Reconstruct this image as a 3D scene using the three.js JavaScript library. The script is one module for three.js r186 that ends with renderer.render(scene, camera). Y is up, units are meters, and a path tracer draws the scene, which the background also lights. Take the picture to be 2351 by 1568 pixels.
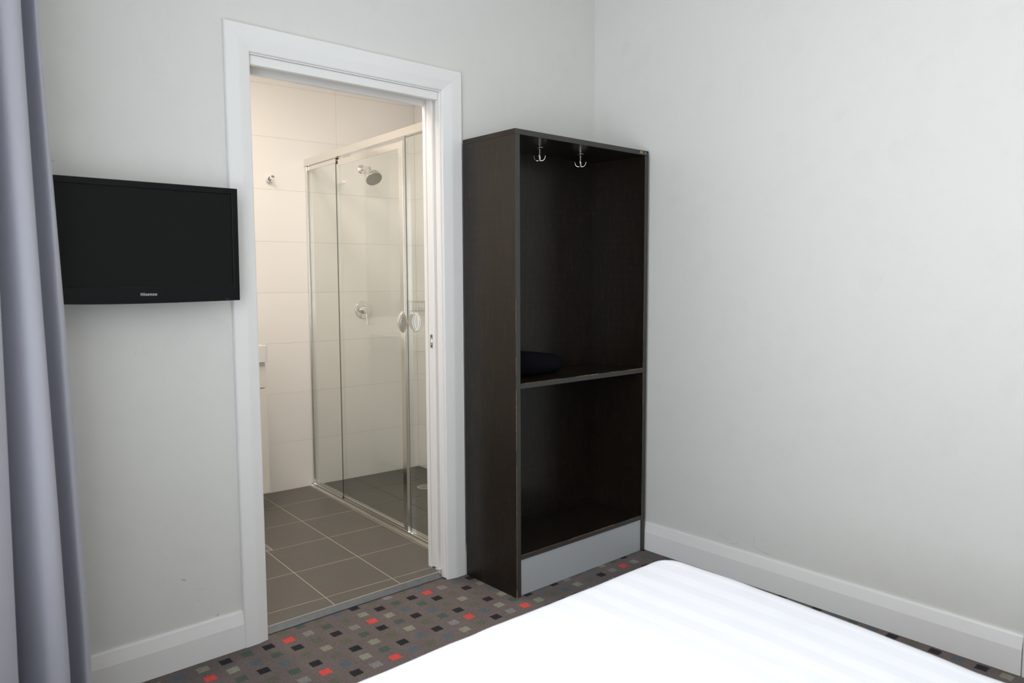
import * as THREE from 'three';
import { RoundedBoxGeometry } from 'three/addons/geometries/RoundedBoxGeometry.js';
import { mergeGeometries, mergeVertices } from 'three/addons/utils/BufferGeometryUtils.js';
import { RectAreaLightUniformsLib } from 'three/addons/lights/RectAreaLightUniformsLib.js';
import { FontLoader } from 'three/addons/loaders/FontLoader.js';
import { TextGeometry } from 'three/addons/geometries/TextGeometry.js';

// ---------------------------------------------------------------- camera, sky, daylight, exposure
RectAreaLightUniformsLib.init();
const scene = new THREE.Scene();
const renderer = new THREE.WebGLRenderer({ antialias: true });
renderer.toneMapping = THREE.LinearToneMapping;
renderer.toneMappingExposure = 1.23;
renderer.shadowMap.enabled = true;

const camera = new THREE.PerspectiveCamera(2 * Math.atan(784 / 1709.44) * 180 / Math.PI, 2351 / 1568, 0.05, 60);
camera.rotation.order = 'YXZ';
camera.position.set(-2.769, 1.2825, 2.522);
camera.rotation.set(-0.083, -0.7228, -0.0042);
camera.focus = 3.6;
camera.userData.fStop = 5.6;
scene.add(camera);

scene.background = new THREE.Color().setRGB(0.90, 0.96, 1.0);
scene.backgroundIntensity = 2.0;

// daylight of the overcast sky at the bedroom window in the left wall (glass 2.0 x 1.5 m)
const daylight = new THREE.RectAreaLight(new THREE.Color().setRGB(0.89, 0.955, 1.03), 3.6, 2.0, 1.5);
daylight.position.set(-2.95, 1.51, 1.70);
daylight.lookAt(0, 1.51, 1.70);
scene.add(daylight);

// ---------------------------------------------------------------- helpers
const V = (x, y, z) => new THREE.Vector3(x, y, z);
function rng(seed) { let a = seed >>> 0; return () => { a = (a + 0x6D2B79F5) >>> 0; let t = a; t = Math.imul(t ^ (t >>> 15), t | 1); t ^= t + Math.imul(t ^ (t >>> 7), t | 61); return ((t ^ (t >>> 14)) >>> 0) / 4294967296; }; }
const hash = (x, y) => { let h = Math.imul(x | 0, 374761393) + Math.imul(y | 0, 668265263); h = Math.imul(h ^ (h >>> 13), 1274126177); return ((h ^ (h >>> 16)) >>> 0) / 4294967296; };
function vnoise(x, y) { const i = Math.floor(x), j = Math.floor(y), u = x - i, v = y - j, s = u * u * (3 - 2 * u), t = v * v * (3 - 2 * v); const a = hash(i, j), b = hash(i + 1, j), c = hash(i, j + 1), d = hash(i + 1, j + 1); return (a + (b - a) * s) * (1 - t) + (c + (d - c) * s) * t; }
const lin = (r, g, b) => new THREE.Color().setRGB(r, g, b);
const used = {};
function numbered(n) { const k = used[n] = (used[n] ?? -1) + 1; return k ? n + '_' + String(k).padStart(3, '0') : n; }
function shade(m) { m.castShadow = true; m.receiveShadow = true; return m; }
function put(name, geo, mat, parent) { const m = shade(new THREE.Mesh(geo, mat)); m.name = name; parent.add(m); return m; }
function info(o, label, category, group, kind) { o.userData.label = label; o.userData.category = category; if (group) o.userData.group = group; if (kind) o.userData.kind = kind; return o; }
function thing(name, label, category, pos = [0, 0, 0], ry = 0, group, kind) { const g = new THREE.Group(); g.name = numbered(name); g.position.set(...pos); g.rotation.y = ry; scene.add(g); return info(g, label, category, group, kind); }
// the bathroom stands turned by a few degrees to the bedroom
const PHI = -0.0571, CP = Math.cos(PHI), SP = Math.sin(PHI), BF = 0.02;   // BF: height of its tiled floor
const bw = (x, y, z) => [x * CP + z * SP, y, -x * SP + z * CP];
const bthing = (name, label, category, p, group, kind) => thing(name, label, category, bw(...p), PHI, group, kind);
const structure = (name, label, category, pos, ry = 0) => thing(name, label, category, pos, ry, undefined, 'structure');
const bstructure = (name, label, category, p) => structure(name, label, category, bw(...p), PHI);

const box = (x0, x1, y0, y1, z0, z1) => new THREE.BoxGeometry(x1 - x0, y1 - y0, z1 - z0).translate((x0 + x1) / 2, (y0 + y1) / 2, (z0 + z1) / 2);
const rbox = (x0, x1, y0, y1, z0, z1, r = 0.002, s = 2) => new RoundedBoxGeometry(x1 - x0, y1 - y0, z1 - z0, s, r).translate((x0 + x1) / 2, (y0 + y1) / 2, (z0 + z1) / 2);
const cyl = (r0, r1, h, n = 32) => new THREE.CylinderGeometry(r0, r1, h, n);
const merge = (list) => mergeGeometries(list.map((g) => { const q = g.index ? g.toNonIndexed() : g; for (const k of Object.keys(q.attributes)) if (!['position', 'normal', 'uv'].includes(k)) q.deleteAttribute(k); return q; }));
function tube(pts, r, n = 40, m = 10, closed = false) { return new THREE.TubeGeometry(new THREE.CatmullRomCurve3(pts.map((p) => V(...p)), closed, 'centripetal'), n, r, m, closed); }
function rod(a, b, r, n = 14) { const A = V(...a), B = V(...b), d = B.clone().sub(A); const g = cyl(r, r, d.length(), n); g.applyQuaternion(new THREE.Quaternion().setFromUnitVectors(V(0, 1, 0), d.clone().normalize())); return g.translate((A.x + B.x) / 2, (A.y + B.y) / 2, (A.z + B.z) / 2); }
// uv in metres from the facing of every triangle
function metric(geo) {
  const g = geo.index ? geo.toNonIndexed() : geo, p = g.attributes.position, uv = new Float32Array(p.count * 2);
  for (let i = 0; i < p.count; i += 3) {
    const a = V().fromBufferAttribute(p, i), b = V().fromBufferAttribute(p, i + 1), c = V().fromBufferAttribute(p, i + 2);
    const n = b.clone().sub(a).cross(c.clone().sub(a)), x = Math.abs(n.x), y = Math.abs(n.y), z = Math.abs(n.z);
    [a, b, c].forEach((q, k) => { const t = x >= y && x >= z ? [q.z, q.y] : y >= z ? [q.x, q.z] : [q.x, q.y]; uv[(i + k) * 2] = t[0]; uv[(i + k) * 2 + 1] = t[1]; });
  }
  g.setAttribute('uv', new THREE.BufferAttribute(uv, 2)); return g;
}
// flat-faced slab over a convex counter-clockwise polygon in x,y, its chamfered face at z = t
function slab(poly, t, b = 0.0008) {
  const n = poly.length, ins = poly.map((p, i) => { const a = poly[(i + n - 1) % n], c = poly[(i + 1) % n]; const e1 = [p[0] - a[0], p[1] - a[1]], e2 = [c[0] - p[0], c[1] - p[1]]; const l1 = Math.hypot(...e1), l2 = Math.hypot(...e2); const n1 = [-e1[1] / l1, e1[0] / l1], n2 = [-e2[1] / l2, e2[0] / l2]; const k = 1 / (1 + n1[0] * n2[0] + n1[1] * n2[1]); return [p[0] + b * (n1[0] + n2[0]) * k, p[1] + b * (n1[1] + n2[1]) * k]; });
  const v = []; const tri = (...q) => q.forEach((k) => v.push(...k));
  for (let i = 1; i < n - 1; i++) tri([...ins[0], t], [...ins[i], t], [...ins[i + 1], t]);
  for (let i = 0; i < n; i++) { const j = (i + 1) % n, A = poly[i], B = poly[j], a = ins[i], c = ins[j]; tri([...A, t - b], [...B, t - b], [...c, t]); tri([...A, t - b], [...c, t], [...a, t]); tri([...A, 0], [...B, 0], [...B, t - b]); tri([...A, 0], [...B, t - b], [...A, t - b]); }
  const g = new THREE.BufferGeometry(); g.setAttribute('position', new THREE.BufferAttribute(new Float32Array(v), 3)); g.computeVertexNormals(); return metric(g);
}
const rectPoly = (w, h) => [[-w / 2, -h / 2], [w / 2, -h / 2], [w / 2, h / 2], [-w / 2, h / 2]];
// profile [[u, t], ...] swept from one cut end to another; both ends capped
function sweep(profile, from, to) {
  const v = [], n = profile.length, A = profile.map((p) => from(...p)), B = profile.map((p) => to(...p)); const tri = (...q) => q.forEach((k) => v.push(...k));
  for (let i = 0; i < n; i++) { const j = (i + 1) % n; tri(A[i], A[j], B[j]); tri(A[i], B[j], B[i]); }
  for (let i = 1; i < n - 1; i++) { tri(A[0], A[i + 1], A[i]); tri(B[0], B[i], B[i + 1]); }
  const g = new THREE.BufferGeometry(); g.setAttribute('position', new THREE.BufferAttribute(new Float32Array(v), 3)); g.computeVertexNormals(); return metric(g);
}
function dataTex(w, h, f, srgb = true) {
  const d = new Uint8Array(w * h * 4);
  for (let y = 0; y < h; y++) for (let x = 0; x < w; x++) { const c = f(x, y), k = (y * w + x) * 4; d[k] = c[0]; d[k + 1] = c[1]; d[k + 2] = c[2]; d[k + 3] = 255; }
  const t = new THREE.DataTexture(d, w, h); t.wrapS = t.wrapT = THREE.RepeatWrapping; t.magFilter = THREE.LinearFilter; t.minFilter = THREE.LinearMipmapLinearFilter; t.generateMipmaps = true; if (srgb) t.colorSpace = THREE.SRGBColorSpace; t.needsUpdate = true; return t;
}
const enc = (l) => 255 * (l <= 0.0031308 ? 12.92 * l : 1.055 * Math.pow(l, 1 / 2.4) - 0.055);
const clamp = (v) => Math.max(0, Math.min(255, v));
function canvasTex(w, h, draw) { const c = document.createElement('canvas'); c.width = w; c.height = h; draw(c.getContext('2d')); const t = new THREE.CanvasTexture(c); t.colorSpace = THREE.SRGBColorSpace; return t; }
const std = (o) => new THREE.MeshStandardMaterial(o);
const phy = (o) => new THREE.MeshPhysicalMaterial(o);

// ---------------------------------------------------------------- materials
const M = {};
M.paint = std({ color: lin(0.775, 0.768, 0.735), roughness: 0.62 });
M.trim = phy({ color: lin(0.90, 0.89, 0.87), roughness: 0.36 });
M.ceiling = std({ color: lin(0.84, 0.84, 0.82), roughness: 0.9 });
M.dark = std({ color: lin(0.03, 0.03, 0.03), roughness: 0.7 });
M.chrome = std({ color: lin(0.78, 0.78, 0.77), metalness: 1, roughness: 0.08 });
M.satin = std({ color: lin(0.62, 0.61, 0.58), metalness: 1, roughness: 0.28 });
M.alu = std({ color: lin(0.80, 0.79, 0.76), metalness: 1, roughness: 0.17 });
M.tileWhite = [0, 1, 2].map((k) => std({ color: lin(0.90 - 0.008 * k, 0.885 - 0.008 * k, 0.86 - 0.006 * k), roughness: 0.26 }));
M.grout = std({ color: lin(0.60, 0.56, 0.49), roughness: 0.95 });
M.groutFloor = std({ color: lin(0.42, 0.375, 0.305), roughness: 0.95 });
M.groutDark = std({ color: lin(0.05, 0.045, 0.04), roughness: 0.95 });
const streak = dataTex(256, 512, (x, y) => { const n = 0.5 * vnoise(x / 60, y / 2.2) + 0.3 * vnoise(x / 25 + 50, y / 1.2) + 0.2 * hash(x, y); const l = 0.098 * (0.80 + 0.40 * n); return [clamp(enc(l * 1.02)), clamp(enc(l * 0.92)), clamp(enc(l * 0.80))]; });
streak.repeat.set(1 / 0.6, 1 / 0.6);
M.tileFloor = std({ map: streak, roughness: 0.34 });
M.ceramic = phy({ color: lin(0.84, 0.83, 0.80), roughness: 0.12, clearcoat: 0.4 });
M.gloss = phy({ color: lin(0.80, 0.775, 0.72), roughness: 0.2 });
M.glass = phy({ color: lin(0.978, 0.99, 0.975), roughness: 0.0, metalness: 0, transmission: 1, thickness: 0, ior: 1.5 });
M.glassRim = phy({ color: lin(0.16, 0.20, 0.18), roughness: 0.2 });
M.glassEdge = phy({ color: lin(0.012, 0.035, 0.028), roughness: 0.15 });
M.mirror = std({ color: lin(0.86, 0.88, 0.87), metalness: 1, roughness: 0.02 });
// dark wenge laminate: brown pores along the grain
const grain = (wide, tall, seed, base, pore) => dataTex(wide, tall, (x, y) => {
  const n = vnoise(x / 2.1 + seed, y / 120), m = vnoise(x / 14 + seed * 3, y / 260 + 9), f = vnoise(x / 1.1 + seed * 7, y / 34), p = f > 0.74 ? (f - 0.74) / 0.26 : 0;
  const k = 0.62 + 0.45 * n + 0.3 * m; return [0, 1, 2].map((c) => clamp(enc(base[c] * k + pore[c] * p)));
});
const wenge = grain(512, 1024, 3, [0.0108, 0.0077, 0.0053], [0.048, 0.025, 0.0105]);
wenge.repeat.set(1 / 0.5, 1 / 1.0);
M.wenge = phy({ map: wenge, roughness: 0.28, specularIntensity: 0.8 });
const wengeFlat = wenge.clone(); wengeFlat.rotation = Math.PI / 2; wengeFlat.needsUpdate = true;
M.wengeFlat = phy({ map: wengeFlat, roughness: 0.3, specularIntensity: 0.8 });
M.edging = std({ color: lin(0.040, 0.038, 0.034), roughness: 0.5 });
M.kick = std({ color: lin(0.47, 0.49, 0.50), roughness: 0.45, metalness: 0.1 });
M.chip = std({ color: lin(0.36, 0.22, 0.11), roughness: 0.9 });
M.tvFrame = phy({ color: lin(0.004, 0.0045, 0.005), roughness: 0.32, specularIntensity: 0.4 });
M.tvScreen = phy({ color: lin(0.006, 0.007, 0.0063), roughness: 0.42, specularIntensity: 0.32 });
M.logo = std({ color: lin(0.55, 0.56, 0.57), roughness: 0.4 });
M.curtain = phy({ color: lin(0.50, 0.505, 0.575), roughness: 0.9, side: THREE.DoubleSide });
M.lamp = std({ color: lin(0.9, 0.88, 0.82), roughness: 0.5, emissive: lin(1, 0.86, 0.66), emissiveIntensity: 1.4 });

// ================================================================= THE SETTING
const CEIL = 2.75, XL = -2.70, ZF = 3.75;
// ---- carpet: brown loop pile with a lattice of small coloured squares
const CODES = { K: [0.010, 0.010, 0.014], R: [0.66, 0.070, 0.058], G: [0.062, 0.092, 0.076], B: [0.085, 0.112, 0.138], L: [0.235, 0.245, 0.190], g: [0.215, 0.205, 0.205], o: [0.105, 0.110, 0.078] };
const KNOWN = {};
[[-1, [...'oGoBogoKBoGoBoLo'].map((c, k) => [k, c])],
 [0, [[2, 'g'], [3, 'R'], [4, 'K'], [5, 'G'], [6, 'K'], [7, 'L'], [9, 'G'], [8, 'o'], [10, 'g'], [11, 'R'], [12, 'K'], [13, 'G'], [14, 'K'], [15, 'L']]],
 [1, [[0, 'g'], [1, 'K'], [2, 'o'], [3, 'K'], [4, 'G'], [5, 'B'], [6, 'L'], [7, 'R'], [8, 'g'], [9, 'K'], [10, 'o'], [11, 'K'], [12, 'G'], [13, 'B'], [14, 'L'], [15, 'R']]],
 [2, [[0, 'B'], [1, 'o'], [2, 'L'], [3, 'o'], [4, 'B'], [5, 'K'], [6, 'G'], [7, 'K'], [8, 'G'], [9, 'o'], [10, 'L'], [11, 'o'], [12, 'B'], [13, 'K'], [14, 'G'], [15, 'K']]],
 [3, [[0, 'L'], [1, 'K'], [2, 'o'], [3, 'K'], [4, 'G'], [5, 'o'], [6, 'L'], [7, 'o'], [8, 'L'], [9, 'K'], [10, 'o'], [11, 'K'], [12, 'G'], [13, 'o'], [14, 'B']]],
 [4, [[0, 'G'], [1, 'L'], [2, 'B'], [3, 'R'], [4, 'g'], [5, 'K'], [6, 'B'], [7, 'K'], [8, 'G'], [9, 'L'], [10, 'B'], [11, 'R'], [12, 'g'], [-5, 'o']]],
 [5, [[0, 'R'], [1, 'g'], [2, 'K'], [3, 'o'], [4, 'L'], [5, 'B'], [6, 'o'], [9, 'g'], [10, 'K'], [-1, 'L'], [-2, 'o'], [-3, 'B'], [-4, 'L'], [-5, 'o'], [-6, 'K'], [-7, 'g'], [-8, 'R'], [-9, 'L'], [-10, 'o']]],
 [6, [[-9, 'K'], [-10, 'G'], [-8, 'G'], [-1, 'K'], [-3, 'K'], [-4, 'g'], [-5, 'o'], [3, 'o']]],
 [24, [[-11, 'K']]], [25, [[-11, 'L']]]].forEach(([j, row]) => row.forEach(([i, c]) => { KNOWN[i + ',' + j] = c; }));
const ORDER = 'KLGoKBgoKGLoKBg';
const carpetCode = (i, j) => KNOWN[i + ',' + j] ?? KNOWN[((i % 8) + 8) % 8 + ',' + ((j + 12) % 6)] ?? ORDER[(((i * 5 + j * 3) % 15) + 15) % 15];
const CX0 = XL, CX1 = 0, CZ0 = -0.03, CZ1 = ZF;
const carpetTex = dataTex(2048, 2048, (px, py) => {
  const X = CX0 + (CX1 - CX0) * (px + 0.5) / 2048, Z = CZ0 + (CZ1 - CZ0) * (py + 0.5) / 2048;
  const xr = X + 0.021 * (Z - 0.25), zr = Z + 0.006 * (X + 1.1);
  const rag = 0.0022 * (vnoise(X * 340, Z * 340) - 0.5);
  const u = (-0.848 - xr) / 0.0753, v = (zr - 0.0615) / 0.0717, i = Math.round(u), j = Math.round(v);
  const du = Math.abs(u - i) * 0.0753, dv = Math.abs(v - j) * 0.0717;
  let c = [0.140, 0.113, 0.108];
  if (du < 0.0187 + rag && dv < 0.018 + rag) c = CODES[carpetCode(i, j)];
  const n = 0.55 + 0.9 * (0.55 * hash(px, py) + 0.3 * vnoise(px / 2.2, py / 2.2) + 0.15 * vnoise(px / 40, py / 40));
  return [clamp(enc(c[0] * n)), clamp(enc(c[1] * n)), clamp(enc(c[2] * n))];
});
carpetTex.wrapS = carpetTex.wrapT = THREE.ClampToEdgeWrapping;
const pile = dataTex(256, 256, (x, y) => { const n = 255 * (0.6 * hash(x, y) + 0.4 * vnoise(x / 3, y / 3)); return [n, n, n]; }, false);
pile.repeat.set(8, 8);
M.carpet = std({ map: carpetTex, bumpMap: pile, bumpScale: 0.002, roughness: 0.98 });
{
  const f = structure('floor', 'brown loop pile carpet with a lattice of small coloured squares', 'floor', [0, 0, 0]);
  const g = box(CX0, CX1, -0.12, 0, CZ0, CZ1), p = g.attributes.position, uv = g.attributes.uv;
  for (let i = 0; i < p.count; i++) uv.setXY(i, (p.getX(i) - CX0) / (CX1 - CX0), (p.getZ(i) - CZ0) / (CZ1 - CZ0));
  put('carpet', g, M.carpet, f);
}
info(put('ceiling', box(XL - 0.36, 0.12, CEIL, CEIL + 0.15, -0.13, ZF + 0.12), M.ceiling, scene), 'plain white bedroom ceiling', 'ceiling', undefined, 'structure');

// ---- back wall: the opening to the bathroom and the slot for its sliding door
const HEAD = 2.05, A0 = -1.8123, B0 = -1.7258, C0 = -0.9285, D0 = -0.8335, ZB = -0.13;
const wallScuff = (w, h, marks, dots) => canvasTex(2048, Math.round(2048 * h / w), (c) => {
  const k = 2048 / w, H = c.canvas.height; const s = Math.round(255); c.fillStyle = `rgb(${s},${s},${s})`; c.fillRect(0, 0, 2048, H);
  const r = rng(77);
  for (let i = 0; i < 3000; i++) { const t = 251 + 4 * r(); c.fillStyle = `rgba(${t},${t},${t},0.25)`; c.beginPath(); c.ellipse(r() * 2048, r() * H, 4 + 26 * r(), 4 + 20 * r(), r() * 3, 0, 7); c.fill(); }
  c.lineCap = 'round';
  for (const [u0, v0, u1, v1, t, a] of marks) { c.strokeStyle = `rgba(105,102,100,${a * 0.5})`; c.lineWidth = t * k; c.beginPath(); c.moveTo(u0 * k, H - v0 * k); c.quadraticCurveTo((u0 + u1) / 2 * k, H - ((v0 + v1) / 2 - 0.006) * k, u1 * k, H - v1 * k); c.stroke(); }
  for (const [u, v, t, a] of dots) { c.fillStyle = `rgba(90,88,86,${a * 0.6})`; c.beginPath(); c.ellipse(u * k, H - v * k, t * k, t * 0.7 * k, 0.4, 0, 7); c.fill(); }
});
{
  // u runs from the right end of the wall to the left, v up
  const W = 3.0, H = 2.75;
  const t = wallScuff(W, H, [[-0.004 + 2.0, 0.292, 2.008, 0.297, 0.003, 0.8], [1.93, 0.245, 1.97, 0.251, 0.0015, 0.3], [2.115, 1.066, 2.122, 1.05, 0.0015, 0.25], [2.31, 1.63, 2.325, 1.64, 0.002, 0.5], [2.03, 1.06, 2.035, 1.08, 0.0012, 0.25]], [[1.895, 0.14, 0.006, 0.25], [1.955, 0.21, 0.002, 0.5], [2.325, 1.19, 0.003, 0.5], [2.32, 1.62, 0.0025, 0.5]]);
  t.wrapS = t.wrapT = THREE.RepeatWrapping; t.repeat.set(-1 / W, 1 / H);
  M.wallBack = std({ map: t, color: M.paint.color, roughness: 0.62 });
  const w = structure('wall_back', 'off-white painted wall around the bathroom doorway', 'wall', [0, 0, 0]);
  put('plaster', metric(merge([box(XL - 0.36, -1.745, 0, CEIL, ZB, 0), box(-1.745, -0.905, 2.075, CEIL, ZB, 0), box(-0.905, 0.12, 0, CEIL, -0.045, 0), box(-0.905, 0.12, 0, CEIL, ZB, -0.108), box(-0.905, 0.12, 2.075, CEIL, -0.108, -0.045), box(0.06, 0.12, 0, 2.075, -0.108, -0.045)])), M.wallBack, w);
}
// ---- right wall with a second doorway near the bed
const DZ0 = 1.965, DZ1 = 2.785;
{
  const W = 4.0, H = 2.75;
  const t = wallScuff(W, H, [[0.74, 0.172, 0.80, 0.159, 0.0014, 0.5], [0.90, 0.163, 0.98, 0.148, 0.0016, 0.55], [0.80, 0.148, 0.835, 0.158, 0.006, 0.14], [0.91, 0.205, 0.912, 0.175, 0.003, 0.3], [0.70, 0.325, 0.712, 0.333, 0.0012, 0.3], [1.17, 0.30, 1.19, 0.27, 0.0012, 0.25], [1.05, 0.21, 1.062, 0.205, 0.002, 0.3], [1.30, 0.38, 1.33, 0.382, 0.0015, 0.2], [0.86, 0.31, 0.865, 0.30, 0.001, 0.25], [0.66, 0.40, 0.668, 0.398, 0.0015, 0.18]], [[0.68, 0.30, 0.0016, 0.5], [1.1, 0.17, 0.002, 0.3], [1.24, 0.24, 0.002, 0.25], [0.95, 0.20, 0.0015, 0.3], [0.52, 0.35, 0.002, 0.2]]);
  t.wrapS = t.wrapT = THREE.RepeatWrapping; t.repeat.set(1 / W, 1 / H);
  M.wallRight = std({ map: t, color: M.paint.color, roughness: 0.62 });
  const w = structure('wall_right', 'off-white painted wall beside the wardrobe with faint scuffs', 'wall', [0, 0, 0]);
  put('plaster', metric(merge([box(0, 0.12, -0.12, CEIL, 0, DZ0), box(0, 0.12, 2.075, CEIL, DZ0, DZ1), box(0, 0.12, -0.12, CEIL, DZ1, ZF + 0.12)])), M.wallRight, w);
}
info(put('wall_front', box(XL - 0.36, 0, -0.12, CEIL, ZF, ZF + 0.12), M.paint, scene), 'off-white painted wall behind the bed head', 'wall', undefined, 'structure');
// ---- left wall with the window
const WZ0 = 0.66, WZ1 = 2.74, WY0 = 0.72, WY1 = 2.30;
info(put('wall_left', merge([box(XL - 0.36, XL, -0.12, CEIL, 0, WZ0), box(XL - 0.36, XL, -0.12, CEIL, WZ1, ZF), box(XL - 0.36, XL, -0.12, WY0, WZ0, WZ1), box(XL - 0.36, XL, WY1, CEIL, WZ0, WZ1)]), M.paint, scene), 'off-white painted wall holding the window beside the curtain', 'wall', undefined, 'structure');
{
  const w = structure('window_1', 'white framed sash window beside the grey curtain', 'window', [XL - 0.30, WY0, WZ0]);
  const ww = WZ1 - WZ0, wh = WY1 - WY0;
  put('window_frame', merge([box(-0.03, 0.03, 0, 0.05, 0, ww), box(-0.03, 0.03, wh - 0.05, wh, 0, ww), box(-0.03, 0.03, 0.05, wh - 0.05, 0, 0.05), box(-0.03, 0.03, 0.05, wh - 0.05, ww - 0.05, ww)]), M.trim, w);
  put('mullion', box(-0.02, 0.02, wh / 2 - 0.02, wh / 2 + 0.02, 0.05, ww - 0.05), M.trim, w);
  put('window_pane', box(-0.003, 0.003, 0.05, wh / 2 - 0.02, 0.05, ww - 0.05), phy({ color: lin(1, 1, 1), roughness: 0, transmission: 1, thickness: 0 }), w);
  put('window_pane', box(-0.003, 0.003, wh / 2 + 0.02, wh - 0.05, 0.05, ww - 0.05), phy({ color: lin(1, 1, 1), roughness: 0, transmission: 1, thickness: 0 }), w);
  put('window_sill', rbox(0.03, 0.299, -0.001, 0.022, 0.001, ww - 0.001, 0.005), M.trim, w);
}
// ---- skirting boards
const SK = [[0, 0], [0, 0.018], [0.086, 0.018], [0.1255, 0.0085], [0.131, 0.006], [0.131, 0]];
{
  const b = structure('baseboard_back', 'cream white skirting board with a sloped top under the television', 'skirting board', [0, 0, 0]);
  put('board', sweep(SK, (u, t) => [XL, u, t], (u, t) => [A0, u, t]), M.trim, b);
  put('board', sweep(SK, (u, t) => [D0 + 0.001, u, t], (u, t) => [0, u, t]), M.trim, b);
  const r = structure('baseboard_right', 'cream white skirting board along the wall past the wardrobe', 'skirting board', [0, 0, 0]);
  put('board', sweep(SK, (u, t) => [-t, u, 0.02], (u, t) => [-t, u, 0.94]), M.trim, r);
  put('board', sweep(SK, (u, t) => [-t, u, 0.9402], (u, t) => [-t, u, 1.876]), M.trim, r);
  put('board', sweep(SK, (u, t) => [-t, u, 2.875], (u, t) => [-t, u, ZF]), M.trim, r);
}
// ---- door casing of the bathroom doorway
const CASE = [[0, 0], [0, 0.010], [0.003, 0.012], [0.036, 0.0198], [0.042, 0.0205], [0.083, 0.0205], [0.0865, 0.0165], [0.0865, 0]];
{
  const t = structure('trim_1', 'white mitred door casing around the bathroom doorway', 'door casing', [0, 0, 0]);
  const wr = 0.095 / 0.0865;
  put('casing_leg', sweep(CASE, (u, d) => [B0 - u, 0, d], (u, d) => [B0 - u, HEAD + u, d]), M.trim, t);
  put('casing_leg', sweep(CASE, (u, d) => [C0 + u * wr, 0, d], (u, d) => [C0 + u * wr, HEAD + u, d]), M.trim, t);
  put('casing_head', sweep(CASE, (u, d) => [B0 - u, HEAD + u + 0.0004, d], (u, d) => [C0 + u * wr, HEAD + u + 0.0004, d]), M.trim, t);
  put('jamb', box(-1.745, -1.733, 0, 2.075, ZB, 0), M.trim, t);
  put('jamb', rbox(-0.934, -0.905, 0.004, 2.046, -0.032, -0.001, 0.0025), M.trim, t);
  put('jamb', rbox(-0.930, -0.905, BF, 2.05, ZB, -0.109, 0.0025), M.trim, t);
  put('jamb_head', box(-1.733, -0.905, 2.046, 2.075, -0.03, 0), M.trim, t);
  put('track_pelmet', rbox(-1.733, -0.936, 2.014, 2.0455, -0.030, -0.008, 0.002), M.trim, t);
  put('track_pelmet', rbox(-1.733, -0.930, 2.010, 2.075, ZB, -0.109, 0.002), M.trim, t);
  put('track', box(-1.733, -0.905, 2.062, 2.075, -0.109, -0.03), M.alu, t);
  const gd = put('door_guide', rbox(-0.947, -0.934, BF, BF + 0.022, -0.03, -0.02, 0.002), std({ color: lin(0.55, 0.53, 0.46), roughness: 0.6 }), t);
  put('screw', cyl(0.003, 0.003, 0.003, 12).rotateX(Math.PI / 2).translate(-0.9405, BF + 0.011, -0.0195), M.satin, gd);
}
// ---- sliding door pushed into the wall, only its edge in sight
{
  const d = structure('door_1', 'white sliding door pushed into the wall, edge with steel latch showing', 'door', [-0.932, 0.03, -0.0785]);
  put('door_leaf', rbox(0, 0.86, 0, 2.025, -0.0215, 0.0215, 0.004, 3), M.trim, d);
  const l = put('latch_plate', rbox(-0.0015, 0.001, 0.963, 1.022, -0.010, 0.010, 0.0008), M.satin, d);
  put('latch_bolt', rbox(-0.005, 0, 0.984, 1.001, -0.006, 0.006, 0.002), M.chrome, l);
  for (const y of [0.971, 1.014]) put('screw', cyl(0.0036, 0.0036, 0.002, 12).rotateZ(Math.PI / 2).translate(-0.0015, y, 0), M.dark, l);
}
// ---- doorway in the right wall, at the very edge of the picture
{
  const t = structure('trim_2', 'white door casing at the end of the skirting by the bed', 'door casing', [0, 0, 0]);
  put('casing_leg', sweep(CASE, (u, d) => [-d, 0, DZ0 - u], (u, d) => [-d, HEAD + u, DZ0 - u]), M.trim, t);
  put('casing_leg', sweep(CASE, (u, d) => [-d, 0, DZ1 + u], (u, d) => [-d, HEAD + u, DZ1 + u]), M.trim, t);
  put('casing_head', sweep(CASE, (u, d) => [-d, HEAD + u + 0.0004, DZ0 - u], (u, d) => [-d, HEAD + u + 0.0004, DZ1 + u]), M.trim, t);
  put('jamb', box(0, 0.12, 0, 2.075, DZ0, DZ0 + 0.012), M.trim, t); put('jamb', box(0, 0.12, 0, 2.075, DZ1 - 0.012, DZ1), M.trim, t);
  put('jamb_head', box(0, 0.12, 2.055, 2.075, DZ0 + 0.012, DZ1 - 0.012), M.trim, t);
  const d = structure('door_2', 'closed white flush door in the wall by the bed', 'door', [0.06, 0, (DZ0 + DZ1) / 2]);
  put('door_leaf', rbox(-0.02, 0.02, 0.006, 2.05, -0.394, 0.394, 0.003), M.trim, d);
  put('door_handle', merge([rod([-0.02, 1, 0.33], [-0.06, 1, 0.33], 0.009), rod([-0.06, 1, 0.335], [-0.06, 1, 0.21], 0.008)]), M.satin, d);
}
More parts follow.
